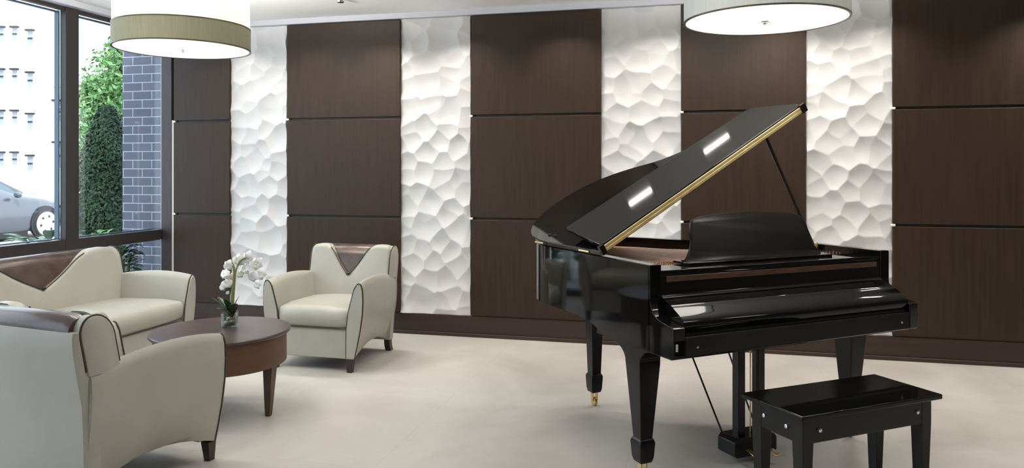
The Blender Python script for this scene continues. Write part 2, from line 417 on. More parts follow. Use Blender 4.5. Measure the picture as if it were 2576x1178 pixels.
relief(1513, 1713, 'white scalloped relief panel crossed by the raised piano lid', 8)
relief(2029, 2245, 'white scalloped relief panel behind the music desk end of the piano, widest of the four', 13)

# ------------------------------------------------------------------ pendant drum lamps
def drum(name_loc, zb, r, label, mband, mshade, h1=.150, h2=.21):
    t = thing('drum_pendant_lamp', label, 'pendant lamp', (name_loc[0], name_loc[1], ZC))
    z0 = zb-ZC
    N = 96
    def shell(a, b, ra, th=.004): return [(ra, a), (ra, b), (ra-th, b), (ra-th, a), (ra, a)]
    def ring(a, b, ra, th, nm, m):
        mb = MB(); rings = []
        for rr, z in ((ra, a), (ra, b), (ra-th, b), (ra-th, a)):
            rings.append([(rr*cos(2*PI*k/N), rr*sin(2*PI*k/N), z) for k in range(N)])
        mb.loft(rings, closed=True); return mb.build(nm, m, t)
    ring(z0+.006, z0+h1, r, .004, 'fabric_band', mband)
    ring(z0+h1+.006, z0+h1+h2, r-.006, .004, 'lamp_shade', mshade)
    ring(z0, z0+.007, r+.002, .012, 'lower_rim', M['bronze'])
    ring(z0+h1-.001, z0+h1+.007, r+.001, .010, 'upper_rim', M['bronze'])
    MB().lathe([(r-.011, z0+.004), (r-.011, z0+.010)], n=N).build('diffuser', M['lampdisc'], t)
    fb = MB(); fb.lathe([(.006, z0-.016), (.013, z0-.012), (.013, z0-.008), (.005, z0-.004), (.022, z0-.001), (.022, z0+.004)], n=24)
    fb.box((-.032, -.004, z0-.007), (.032, .004, z0-.001))
    fb.build('finial', M['chrome'], t)
    MB().lathe([(.008, z0+h1+h2-.10), (.008, -.02)], n=16).build('stem', M['chrome'], t)
    MB().lathe([(.06, -.025), (.065, -.0), ], n=32).build('ceiling_canopy', M['chrome'], t)
    sp = MB()
    for a in (0, PI/3, 2*PI/3): sp.tube([(-(r-.012)*cos(a), -(r-.012)*sin(a), z0+h1+h2-.09), ((r-.012)*cos(a), (r-.012)*sin(a), z0+h1+h2-.09)], .004, 6)
    sp.build('spider', M['chrome'], t)
    return t
zb = 1.45+.839
l1 = drum(cw(-2.266, 5.183), zb, .442, 'drum pendant lamp with an olive lower band, hanging over the seating by the window', M['band'], M['shadewhite'])
l2 = drum(cw(1.412, 4.201), zb, .442, 'drum pendant lamp with a silver-grey shade, hanging over the piano', M['bandgrey'], M['shadegrey'])
for l in (l1, l2):
    q = down_area(l.location.x, l.location.y, zb-.03, 11, .7, (1, .94, .85), 160)
    bl = bpy.data.lights.new('bulb_light', 'POINT'); bl.energy = 140; bl.shadow_soft_size = .05; bl.color = (1, .95, .88)
    bo = bpy.data.objects.new('bulb_light', bl); COL.objects.link(bo); bo.location = (l.location.x, l.location.y, zb+.32)

# small fixture at the top edge
o = MB().lathe([(.028, -.03), (.03, -.02), (.012, -.012), (.035, 0)], n=24).build('ceiling_sprinkler', M['chrome'])
p = at(857, -3, ZC); o.location = (p.x, p.y, ZC); tag(o, 'small metal sprinkler head on the ceiling at the top edge of the photo', 'sprinkler')

# ------------------------------------------------------------------ seating
def seat_unit(name, label, cat, loc, rz, ext=0.0, vhw=.19, group=None):
    """ext widens the piece on both sides; built facing -y."""
    t = thing(name, label, cat, (loc[0], loc[1], 0), rz, group)
    Lm, Dk = M['leather'], M['leather_dark']
    yf, yr = (-.345 if ext < .1 else -.395), .37
    def asec(s):                    # arm section at s (0 front .. 1 rear): x,z polygon for the right arm
        zb = .095+.075*sin(PI*min(1, s*1.02))**1.0
        rz_ = .646+.040*sin(PI*s**.85)-.018*s
        k = rz_/.646; sh = .046*s
        fat = .02*sin(PI*min(s*4, .5))
        pts = [(.272, zb), (.272, .22), (.276, .32), (.290-fat*.3, .43), (.318-fat*.6, .53), (.340-fat, .595*k), (.360-fat*.3, .630*k), (.376, .638*k), (.391, .626*k), (.401, .59*k), (.405, .52), (.400, .42), (.382, .30), (.356, .18), (.335, zb)]
        return [(x-sh*(1 if x > .33 else .35)+ext, z) for x, z in pts]
    S_ = [0, .02, .06, .12, .2, .3, .42, .54, .66, .78, .9, 1.0]
    for sg in (1, -1):
        rings = []
        for s in S_:
            sec = asec(s)
            if s == 0:            # rounded-in front leaf
                cx_ = sum(p[0] for p in sec)/len(sec); cz_ = sum(p[1] for p in sec)/len(sec)
                sec = [(cx_+(x-cx_)*.93, cz_+(z-cz_)*.985) for x, z in sec]
            y = yf+(yr-yf)*s
            rings.append([(sg*x, y, z) for x, z in sec])
        arm = MB().loft(rings).build('armrest', Lm, t, ang=50)
        # piping round the front leaf and at the rear seam
        r0 = rings[1]; pts = [(x+0*sg, y-.004, z) for x, y, z in r0]
        MB().tube(crom(pts, 4), .0048, 6).build('piping', M['piping'], arm)
        rr = rings[-1]; pts = [(x+sg*.002, y-.006, z) for x, y, z in rr[7:]]
        MB().tube(crom(pts, 3), .004, 6).build('rear_seam', Lm, arm)
    sw = .268+ext
    # front apron
    mb = MB(); mb.box((-sw, yf+.018, .092), (sw, yf+.05, .312)); mb.build('front_panel', Lm, t, bevel=.006)
    mb = MB(); mb.box((-sw-.02, yf+.05, .185), (sw+.02, .33, .27)); mb.build('base_frame', M['felt'], t, ang=0)
    # seat cushion
    rings = []; K = 14
    for i in range(K+1):
        u = -1+2*i/K; e = (1-abs(u)**8)**.5 if abs(u) < 1 else 0
        e = max(e, .55); x = u*(sw+.012); crown = .018*(1-u*u)
        y0, y1, za, zb_ = yf-.012, .30, .305, .452+crown
        prof = []
        hz = (zb_-za)/2; zc = (za+zb_)/2
        for a in np.linspace(0, PI, 11):                    # round front
            prof.append((y0+.062-.062*sin(a)*e, zc-hz*cos(a)*(.9+.1*e)))
        prof += [(y0+.2, zb_+.010), (y1-.1, zb_+.002), (y1, zb_-.02), (y1, za)]
        rings.append([(x, p[0], p[1]) for p in prof])
    MB().loft(rings).build('seat_cushion', Lm, t, ang=50)
    MB().tube([(-sw, yf+.012, .309), (sw, yf+.012, .309)], .0042, 6).build('seat_piping', M['piping'], t)
    # backrest
    bw = .355+ext; lean = .20
    def by(y, z): return y+(z-.44)*lean
    zt_, zv = .855, .622
    cr_ = 1 if ext > .1 else 0
    right = [(bw, .40), (bw-cr_*.004, .66), (bw-.004-cr_*.012, .76-cr_*.04)]+bez((bw-.006-cr_*.02, .80-cr_*.05), (bw-.012-cr_*.05, .862-cr_*.01), (bw-.05-cr_*.05, zt_+.006), (bw-.11-cr_*.07, zt_+.006), 7)
    vx = vhw
    xl = bw-.11-cr_*.07
    right += bez((max(xl-.02, vx+.02), zt_+.006), (vx+.005, zt_+.006), (vx*.80, zt_-.03), (vx*.62, zt_-.085), 6)[1:]
    right += bez((vx*.60, zt_-.09), (vx*.42, zt_-.15), (vx*.15, zv+.03), (.008, zv), 6)[1:]
    poly = [(-x, z) for x, z in right][::-1]
    poly = right+poly                 # CCW from lower right up and over to lower left
    out = poly; y0 = .185; th = .075
    rings = [[(x, by(y0+th, z), z) for x, z in out]]
    for d, yy in ((0, .028), (.004, .014), (.012, .004), (.022, .001), (.030, 0)):
        o_ = offset_poly(out, d); rings.append([(x, by(y0+yy, z), z) for x, z in o_])
    mb = MB().loft(rings)
    # end caps: round topped arches that carry the side faces
    def arch(z_top, y_a, y_b, z_bot, nn=12):
        c = (y_a+y_b)/2; h = (y_b-y_a)/2; zc = z_top-h*1.15
        pr = [(y_a, z_bot)]+[(c-h*cos(a), zc+h*1.15*sin(a)) for a in np.linspace(0, PI, nn)]+[(y_b, z_bot)]
        return pr
    ax0, ax1 = bw-.055, bw+.002
    for sg in (1, -1):
        pr = arch(.850, y0+.006, y0+.160, .60)
        cc = (y0+.083)
        r_ = []
        for x, k in ((ax0, 1.), (ax1-.016, 1.), (ax1-.004, .985), (ax1, .93)):
            r_.append([(sg*x, by(cc+(p[0]-cc)*k, .60+(p[1]-.60)*(1-(1-k)*.35)), .60+(p[1]-.60)*(1-(1-k)*.35)) for p in pr])
        mb.loft(r_)
    back = mb.build('backrest', Lm, t, ang=45)
    for sg in (1, -1):
        pr = arch(.852, y0+.004, y0+.162, .62)
        MB().tube([(sg*(ax1-.008), by(p[0], p[1]), p[1]) for p in pr], .0045, 6).build('backrest_piping', M['piping'], back)
    # dark leather core: shows in the V and as the roll over the top
    pr = arch(.857, y0+.022, y0+.186, .52, 16)
    r_ = []
    for x, k in ((-(ax0+.004), .96), (-(ax0-.03), 1.), (0, 1.0), (ax0-.03, 1.), (ax0+.004, .96)):
        r_.append([(x, by(p[0], .5+(p[1]-.5)*k), .5+(p[1]-.5)*k) for p in pr])
    ins = MB().loft(r_).build('leather_insert', Dk, t, ang=50); ins['label'] = 'dark brown leather insert and top roll'
    for sg in (1, -1):
        pts = [(sg*x, by(y0+.004, z), z) for x, z in right[-10:]]
        MB().tube(pts, .0042, 6).build('insert_piping', M['piping'], ins)
    bt = MB().ball((0, by(y0-.004, zv+.012), zv+.008), (.016, .009, .014), 8).build('button', M['legwood'], ins)
    # outer back shell, gently bellied
    r_ = []
    for z, yo in ((.10, .372), (.2, .376), (.34, .384), (.48, .386), (.60, .386), (.70, .384), (.765, .376), (.79, .366)):
        xx = bw-.006-(.02*((.8-z)/.7)**2)
        yb_ = by(yo, max(z, .44)) if z > .44 else yo
        ring = [(-xx, yb_-.07, z), (-xx, yb_-.012, z)]+[(xx*u, yb_+.010*(1-u*u), z) for u in np.linspace(-.97, .97, 9)]+[(xx, yb_-.012, z), (xx, yb_-.07, z)]
        r_.append(ring)
    MB().loft(r_).build('back_shell', Lm, t, ang=40)
    # legs
    for sx in (1, -1):
        for sy in (-1, 1):
            lx = sx*(.302+ext-(.01 if sy > 0 else 0)); ly = yf+.02 if sy < 0 else .345
            if sy < 0: MB().taper((lx, ly, .098), (lx, ly-.006, 0), .052, .036).build('leg', M['legwood'], t, bevel=.002)
            else: MB().loft([[(lx+a*.024, ly+b*.024+dy, z) for a, b in ((-1, -1), (1, -1), (1, 1), (-1, 1))] for z, dy in ((.10, 0), (.06, .004), (.03, .014), (0, .030))]).build('leg', M['legwood'], t, bevel=.002)
    return t
cA = cw(-1.375, 5.83)
seat_unit('armchair', 'pale leather armchair with a dark V insert, facing the room before the wall panels', 'armchair', cA, -.015, group='pale leather armchairs')
cB = cw(-1.93, 3.60)
seat_unit('armchair', 'pale leather armchair in the near left corner, seen from behind', 'armchair', cB, math.radians(171), group='pale leather armchairs')
seat_unit('sofa', 'pale leather sofa with a dark V insert, standing along the window', 'sofa', (-4.24, 4.33), PI/2, ext=.415, vhw=.44)

# ------------------------------------------------------------------ coffee table
tx, ty = cw(-1.753, 4.54)
t = thing('coffee_table', 'round dark walnut coffee table with three tapered legs, between the chairs', 'coffee table', (tx, ty, 0))
MB().lathe([(.385, .476), (.398, .479), (.402, .485), (.402, .494), (.398, .500), (.39, .5005)], n=96).build('tabletop', M['tabletop'], t, ang=30)
MB().lathe([(.372, .300), (.378, .304), (.378, .476)], n=96).build('apron', M['apron'], t, ang=30)
for dg in (-13, 113, 227):
    a = math.radians(dg)+YAW; rr = .325
    mb = MB(); c0 = (rr*cos(a), rr*sin(a), .302); c1 = ((rr-.01)*cos(a), (rr-.01)*sin(a), 0)
    mb.taper(c0, c1, .062, .032); mb.build('leg', M['tleg'], t, bevel=.004)

# ------------------------------------------------------------------ orchid in a glass vase
vp = at(578, 822, .5)
vz = .5012
vs_ = thing('glass_vase', 'small square clear glass vase on the coffee table', 'vase', (vp.x, vp.y, vz), YAW+.35)
h_ = .047; mb = MB()
def sq(r, z, k=.25):
    pts = []
    for q in range(4):
        a0 = PI/4+q*PI/2
        for da in (-.18, 0, .18): pts.append((r*1.3*cos(a0+da)*(1 if da else .985), r*1.3*sin(a0+da)*(1 if da else .985), z))
    return pts
mb.loft([sq(h_*.9, 0), sq(h_*.94, .003), sq(h_, .088), sq(h_*.94, .088), sq(h_*.88, .010), sq(.001, .010)], cap=True)
mb.build('glass_body', M['gglass'], vs_, ang=40)
MB().loft([sq(h_*.80, .011), sq(h_*.86, .06)]).build('water', M['water'], vs_, ang=40)
random.seed(4)
pebs = [(-.020, -.018, .024, .018), (.018, -.02, .022, .017), (0, .016, .022, .018), (-.022, .018, .021, .015), (.024, .014, .022, .014), (-.006, -.014, .048, .017), (.016, .004, .05, .015), (-.018, .010, .050, .014)]
PL = ['largest white pebble low at the left inside the glass vase', 'dark mossy pebble low at the front right inside the glass vase', 'white pebble at the bottom centre of the glass vase', 'white pebble low at the rear left inside the glass vase',
      'dark mossy pebble low at the rear right inside the glass vase', 'white pebble lying on top at the front of the vase stones', 'dark mossy pebble on top at the right of the vase stones', 'dark mossy pebble on top at the rear left of the vase stones']
for i, (x, y, z, r) in enumerate(pebs):
    dk = i in (1, 4, 7, 6)
    o = MB().ball((0, 0, 0), (r, r*.85, r*.7), 8).build('pebble', M['stone_dk' if dk else 'stone'])
    a = YAW+.35; o.location = (vp.x+x*cos(a)-y*sin(a), vp.y+x*sin(a)+y*cos(a), vz+z); o.rotation_euler = (0, 0, i)
    tag(o, PL[i], 'pebble', 'pebbles in the glass vase')
orc = thing('orchid', 'white orchid with dark green leaves growing out of the glass vase', 'orchid', (vp.x, vp.y, vz))
def oc(px, py, dt=0):          # local point of the plant
    T = 4.54; p = atd(px, py, T+dt); return p-Vector((vp.x, vp.y, vz))
st = crom([oc(582, 802), oc(584, 760), oc(588, 715), oc(590, 690), oc(586, 668), oc(574, 655)], 5)
MB().tube(st, [.014-.0100*(i/len(st)) for i in range(len(st))], 8).build('stem', M['stem'], orc)
st2 = crom([oc(588, 715), oc(594, 680), oc(606, 655), oc(626, 650), oc(648, 668), oc(657, 690)], 5)
MB().tube(st2, [.006-.003*(i/len(st2)) for i in range(len(st2))], 8).build('stem', M['stem'], orc)
def leaf3(mb, base, tip, width, sag=.03, n=8, fold=.25):
    base, tip = Vector(base), Vector(tip); d = tip-base; side = d.cross(Vector((0, 0, 1)))
    if side.length < 1e-5: side = Vector((1, 0, 0))
    side.normalize(); nrm = side.cross(d).normalized(); rings = []
    for i in range(n+1):
        u = i/n; c = base+d*u+nrm*(sag*4*u*(1-u)); wv = width*max(.04, sin(PI*(u*.92+.06))**.75)
        th = .0012
        rings.append([c-side*wv+nrm*wv*fold, c+nrm*0, c+side*wv+nrm*wv*fold, c+side*wv*.97+nrm*(wv*fold+th), c+nrm*th*1.5, c-side*wv*.97+nrm*(wv*fold+th)])
    mb.loft(rings)
for (a, b, w_, dt0, dt1, sg_) in (((580, 798), (532, 750), .026, 0, -.04, .012), ((581, 798), (548, 748), .028, 0, .05, .014), ((582, 800), (562, 752), .030, -.01, -.07, .012), ((583, 798), (602, 746), .016, 0, .02, .006),
                                 ((582, 799), (592, 765), .028, -.01, -.12, .016), ((581, 798), (600, 782), .026, 0, .10, .012), ((580, 799), (545, 778), .028, -.01, -.09, .014)):
    mb = MB(); leaf3(mb, oc(*a, dt0), oc(*b, dt1), w_, sg_); mb.build('leaf', M['oleaf'], orc, ang=60)
def flower(c, r, face, rot):
    face = Vector(face).normalized(); ux = face.cross(Vector((0, 0, 1))).normalized(); uy = ux.cross(face)
    mb = MB()
    for k in range(5):
        a = rot+k*2*PI/5; big = 1.15 if k in (1, 4) else .95
        d = ux*sin(a)+uy*cos(a); sd = ux*cos(a)-uy*sin(a); rings = []
        for i in range(6):
            u = i/5; wv = r*.50*big*max(.1, sin(PI*(u*.85+.12))); q = c+d*(r*big*u)+face*(r*.22*sin(PI*u)-r*.25*u*u+.0015*k)
            rings.append([q-sd*wv, q+face*r*.06, q+sd*wv, q+sd*wv*.95-face*.0012, q-face*.001+face*r*.04, q-sd*wv*.95-face*.0012])
        mb.loft(rings)
    fl = mb.build('flower', M['petal'], orc, ang=60)
    MB().ball(c+face*r*.22, r*.15, 6).build('flower_centre', M['petal_c'], fl)
random.seed(9)
back = Vector((-cw(0, 1)[0], -cw(0, 1)[1], 0))
for (px, py, rr, dt) in ((575, 668, .034, 0), (566, 690, .036, -.02), (580, 700, .034, .01), (572, 714, .032, -.01), (561, 722, .026, 0), (573, 737, .012, 0), (588, 690, .022, .03),
                         (602, 655, .042, .02), (625, 650, .044, .01), (645, 664, .042, .0), (618, 676, .042, .03), (655, 690, .040, .0), (637, 696, .038, .03), (648, 716, .030, .0), (604, 690, .028, .04)):
    f = back+Vector((random.uniform(-.5, .5), random.uniform(-.5, .5), random.uniform(-.3, .35)))
    flower(oc(px, py, dt), rr, f, random.uniform(0, 1))

# ------------------------------------------------------------------ grand piano (x along keyboard, y towards tail)
PW, HR, HB = 1.533, 1.031, .647
px0, py0 = cw(.616, 3.359)
P = thing('grand_piano', 'glossy black baby grand piano with its lid propped open', 'piano', (px0, py0, 0), .436+YAW)
BK = M['black']
out = [(0, y) for y in np.linspace(0, .92, 8)]
out += bez((0, .95), (0, 1.26), (.14, 1.46), (.42, 1.46), 16)
out += bez((.42, 1.46), (.66, 1.46), (.78, 1.30), (.88, 1.10), 10)[1:]
out += bez((.88, 1.10), (1.02, .80), (PW, .86), (PW, .40), 18)[1:]
out += [(PW, y) for y in np.linspace(.36, 0, 6)]
# out runs clockwise seen from above -> inner offset by negative
inn = []
for i, p in enumerate(out):
    a = Vector(out[max(i-1, 0)]); b = Vector(out[min(i+1, len(out)-1)]); tt = (b-a).normalized(); nn = Vector((tt.y, -tt.x))
    inn.append((p[0]+nn.x*.058, p[1]+nn.y*.058))
def zb_rim(y, x):
    k = min(1, max(0, (.62-y)/.30)); k = k*k*(3-2*k); return .70-(.70-.645)*k
rings = []
for (xo, yo), (xi, yi) in zip(out, inn):
    z0 = zb_rim(yo, xo)
    rings.append([(xo, yo, z0), (xo, yo, HR-.004), (xo+(xi-xo)*.07, yo+(yi-yo)*.07, HR), (xo+(xi-xo)*.95, yo+(yi-yo)*.95, HR), (xi, yi, HR-.003), (xi, yi, z0+.01)])
MB().loft(rings).build('rim', BK, P, ang=40)
# underside board, soundboard, plate
def slab(poly, z0, z1, nm, m, par=P, **k):
    return MB().prism(poly, lambda p, z: (p[0], p[1], z), z0, z1).build(nm, m, par, **k)
inpoly = [(x, y) for x, y in inn]; inpoly[0] = (.058, .02); inpoly[-1] = (PW-.058, .02)
slab(inpoly, .715, .74, 'bottom_board', M['satin'])
slab([(x, max(y, .12)) for x, y in inpoly], .90, .915, 'soundboard', M['sound'])
pl = [(x, max(y, .16)) for x, y in [(p[0]+(.55-p[0])*.05, p[1]+(.6-p[1])*.05) for p in inpoly]]
slab(pl, .958, .975, 'iron_plate', M['plate'], bevel=.003)
mb = MB()
for i in range(5):
    a = (.18+.26*i, .30); b = (.16+.13*i, 1.30-.10*i*i*.45)
    mb.tube([(a[0], a[1], .980), (b[0], b[1], .980)], .014, 8)
mb.build('plate_struts', M['plate'], P)
mb = MB()
for i in range(60):
    x = .12+1.28*i/59; x2 = x*.62+.07; y2 = 1.30-.85*max(0, (i-12)/47)**.9
    mb.tube([(x, .30, .998), (x2+.25*max(0, (i-20)/40), y2, .995)], .0012, 3)
mb.build('strings', M['string'], P)
mb = MB()
for i in range(50):
    for j in range(3): mb.lathe([(.0032, .972), (.0032, 1.008)], (.12+1.28*i/49+.004*j, .20+.026*j, 0), 5)
mb.build('tuning_pins', M['string'], P)
slab([(.06, .13), (PW-.06, .13), (PW-.06, .17), (.06, .17)], .90, 1.0, 'pin_block', M['block_reflection'])
# keybed, key slip, fallboard, rails, cheeks
slab([(.005, -.150), (PW-.005, -.150), (PW-.005, .46), (.005, .46)], .640, .70, 'keybed', M['satin'])
tcheek = .061
prof = [(.0, HR), (.0, .90)]+bez((.0, .885), (-.004, .815), (-.05, .800), (-.085, .794), 8)+[(-.13, .786), (-.160, .782), (-.171, .776), (-.172, .66), (-.165, .647), (-.02, .640), (.02, .640), (.02, HR)]
prof = [(a, b) for a, b in prof]
for x in (0, PW-tcheek):
    ck = MB().prism(prof, lambda p, u: (u, p[0], p[1]), x, x+tcheek).build('cheek', BK, P, bevel=.003)
fprof = [(.13, .985), (.008, .985), (.004, .975), (.004, .905), (.0, .892)]+bez((-.002, .888), (-.02, .872), (-.05, .866), (-.075, .856), 6)+bez((-.078, .853), (-.10, .838), (-.14, .822), (-.156, .802), 6)+[(-.161, .790), (-.160, .772), (-.150, .752), (.13, .752)]
MB().prism(fprof, lambda p, u: (u, p[0], p[1]), tcheek+.002, PW-tcheek-.002).build('fallboard', BK, P, ang=28)
MB().prism([(-.166, .738), (-.171, .732), (-.171, .652), (-.165, .647), (-.14, .647), (-.14, .738)], lambda p, u: (u, p[0], p[1]), tcheek+.002, PW-tcheek-.002).build('key_slip', BK, P, bevel=.002)
MB().box((tcheek+.002, -.145, .735), (PW-tcheek-.002, .10, .755)).build('key_gap', M['felt'], P, ang=0)
MB().box((tcheek+.002, .004, .985), (PW-tcheek-.002, .16, 1.004)).build('top_rail', BK, P, bevel=.003)
MB().box((tcheek+.03, .0005, .950), (PW-tcheek-.03, .006, .976)).build('rail_reflection', M['block_reflection'], P, bevel=.001)  # brown reflection in the black lacquer, put in as a coloured strip
# hardware on the front
MB().box((.010, -.1745, .680), (.022, -.170, .712)).build('name_tag', principled('pale_tag', (.55, .50, .45), .4)[0], P, bevel=.002)
for x in (.125, PW-.125):
    MB().lathe([(.003, -.177), (.006, -.176), (.006, -.171)], (x, 0, .690), 16, 'y').build('screw', M['chrome'], P)
# lid
LA = math.radians(29.3); HZ = 1.044; FV = .385
lo = [(x, y) for x, y in out]
lo2 = []
for i, p in enumerate(lo):
    a = Vector(lo[max(i-1, 0)]); b = Vector(lo[min(i+1, len(lo)-1)]); tt = (b-a).normalized(); nn = Vector((-tt.y, tt.x))
    lo2.append((p[0]+nn.x*.014, p[1]+nn.y*.014))
lidpoly = [(0-.014, FV)]+[p for p in lo2 if p[1] > FV+.01]+[(PW+.014, FV)]
def hinge(x, y, h):          # lid plane coordinates -> piano
    return (x*cos(LA)-h*sin(LA), y, HZ+x*sin(LA)+h*cos(LA))
rings = [[hinge(p[0], p[1], 0) for p in lidpoly], [hinge(p[0], p[1], .022) for p in lidpoly]]
lid = MB().loft(rings).build('lid', BK, P, bevel=.004)
fw = .395; gap = .0245; lift = .045
fl = [(.03, FV+.004), (PW-.03, FV+.004), (PW+.010, FV+.05), (PW-.015, FV+fw-.03), (PW-.05, FV+fw), (.06, FV+fw), (.045, FV+fw-.02), (.010, FV+.02)]
rings = [[hinge(p[0], p[1], gap+k+(lift-.026*p[0]/PW)*(p[1]-FV)/fw) for p in fl] for k in (0, .021)]
flap = MB().loft(rings).build('folded_lid_flap', BK, lid, bevel=.004)
rings = [[hinge(x, y, h) for y, h in ((FV-.005, .005), (FV-.005, .0205), (FV+.004, .0205), (FV+.004, .005))] for x in (.01, PW-.02)]
mb = MB().loft(rings)
rings = [[hinge(x, y, h) for y, h in ((FV-.0035, .022), (FV-.0035, gap+.013), (FV+.004, gap+.013), (FV+.004, .022))] for x in (.01, PW-.02)]
mb.loft(rings); mb.build('long_hinge', M['hinge'], lid, bevel=.0015)
rings = [[hinge(x, y, h) for y, h in ((FV-.010, -.002), (FV-.010, gap+.024), (FV+.012, gap+.024), (FV+.012, -.002))] for x in (PW-.03, PW+.012)]
MB().loft(rings).build('hinge_end', M['satin'], lid, bevel=.002)
rings = [[hinge(x, y, h) for y, h in ((FV-.010, -.002), (FV-.010, gap+.024), (FV+.012, gap+.024), (FV+.012, -.002))] for x in (-.012, .018)]
MB().loft(rings).build('hinge_end', M['satin'], lid, bevel=.002)
for (x, y, h) in ((.05, 1.02, .022), (.05, .95, .022), (.30, FV+fw-.02, .030), (.62, FV+fw-.02, .030), (1.05, FV+fw-.02, .030)):
    mb = MB(); q = hinge(x, y, h); mb.ball(q, (.010, .010, .018 if h > .025 else .010), 7); mb.build('bumper', M['satin'], lid)
# side hinge barrels
for y in (.50, 1.0):
    MB().tube([(-.016, y, HZ), (-.016, y+.10, HZ)], .006, 8).build('hinge_barrel', M['brass'], P)
# prop stick
a = (PW-.085, .42, HR-.03); b = hinge(1.245, FV+.05, -.004)
MB().tube([a, b], .010, 8).build('prop_stick', M['satin'], P)
MB().lathe([(.018, HR-.035), (.018, HR-.0), (.012, HR+.012)], (PW-.085, .42, 0), 12).build('prop_socket', M['brass'], P)
# music desk
dk = [(.455, 0), (.43, .022), (.405, .06), (.392, .10), (.388, .135), (.382, .165), (.372, .19), (.35, .205)]
dk = crom(dk, 4)+bez((.34, .208), (.26, .226), (.14, .234), (0, .236), 8)[1:]
dk = dk+[(-x, z) for x, z in dk[::-1][1:]]
cxd, cyd = PW/2-.005, .15
def desk(p, y): return (cxd+p[0], cyd+y+p[1]*.26, 1.012+p[1])
ins_ = offset_poly(dk, .006)
MB().loft([[desk(p, .0) for p in ins_], [desk(p, .004) for p in dk], [desk(p, .016) for p in dk], [desk(p, .020) for p in ins_]]).build('music_desk', M['satin'], P, ang=30)
MB().box((cxd-.47, cyd-.05, 1.004), (cxd+.47, cyd+.07, 1.016)).build('desk_shelf', BK, P, bevel=.003)
for dx in (-.2, .2): MB().tube([(cxd+dx, cyd+.05, 1.14), (cxd+dx, cyd+.14, 1.015)], .006, 6).build('desk_support', M['satin'], P)
# legs with brackets and casters
def pleg(x, y, ztop, bracket):
    sf = M['satin']; mb = MB()
    wt, wb = .118, .066
    prf = [(ztop, wt*.98), (ztop-.05, wt), (.20, wb), (.195, wb+.010), (.18, wb+.020), (.11, wb+.010), (.085, wb-.004)]
    if not bracket: prf = [(ztop, .092), (ztop-.05, .09), (.20, .062), (.195, .074), (.18, .08), (.11, .072), (.085, .060)]
    mb.loft([[(x+sx*w_/2, y+sy*w_/2, z) for sx, sy in ((-1, -1), (1, -1), (1, 1), (-1, 1))] for z, w_ in prf])
    lg = mb.build('leg', sf, P, bevel=.004)
    cs = MB(); cs.box((x-.018, y-.012, .03), (x-.012, y+.012, .088)); cs.box((x+.012, y-.012, .03), (x+.018, y+.012, .088)); cs.box((x-.018, y-.014, .078), (x+.018, y+.014, .088))
    cs.build('caster_fork', M['brass'], lg)
    cs = MB(); cs.lathe([(.020, x-.011), (.026, x-.008), (.026, x+.008), (.020, x+.011)], (0, y, .0265), 24, 'x'); cs.build('caster_wheel', M['brass'], lg)
    if bracket:
        pr = [(-.16, .640), (-.10, .622), (-.06, .585), (-.056, .54), (.056, .54), (.062, .57)]+bez((.07, .585), (.10, .620), (.16, .638), (.26, .644), 8)+[(.26, .66), (-.16, .66)]
        MB().prism([(y+a, b) for a, b in pr], lambda p, u: (u, p[0], p[1]), x-.059, x+.059).build('leg_bracket', sf, lg, bevel=.003)
    return lg
pleg(.078, .168, .60, True); pleg(PW-.094, .168, .60, True); pleg(.458, 1.233, .715, False)
MB().box((.36, .05+1.06, .69), (.56, 1.36, .72)).build('tail_leg_block', M['satin'], P, bevel=.004)
# pedal lyre
lyx, lyy = .715, .16
mb = MB()
for dx in (-.064, .064): mb.box((lyx+dx-.022, lyy-.024, .12), (lyx+dx+.022, lyy+.024, .64))
mb.box((lyx-.105, lyy-.035, .600), (lyx+.105, lyy+.035, .64))
ly = mb.build('pedal_lyre', M['satin'], P, bevel=.004)
mb = MB(); bp = [(-.135, .045), (-.12, .035), (.12, .035), (.135, .045), (.135, .11), (.115, .130), (-.115, .130), (-.135, .11)]
mb.prism(bp, lambda p, u: (lyx+p[0], u, p[1]), lyy-.055, lyy+.075); mb.build('lyre_box', M['satin'], ly, bevel=.004)
for dx in (-.06, 0, .06):
    pts = [(lyx+dx, lyy-.05, .065), (lyx+dx, lyy-.10, .062), (lyx+dx, lyy-.14, .048)]
    mb = MB(); rr = []
    for (x, y, z), w_ in zip(pts, (.010, .016, .013)): rr.append([(x-w_, y, z), (x+w_, y, z), (x+w_, y, z+.007), (x-w_, y, z+.007)])
    mb.loft(rr); mb.build('pedal', M['brass'], ly, bevel=.003)
for dx in (-.02, .02): MB().tube([(lyx+dx, lyy+.01, .12), (lyx+dx, lyy+.01, .62)], .004, 6).build('pedal_rod', M['brass'], ly)
for sg in (-1, 1): MB().tube([(lyx+sg*.11, lyy+.06, .11), (lyx+sg*.13, lyy+.42, .66)], .0055, 6).build('lyre_brace', M['satin'], ly)

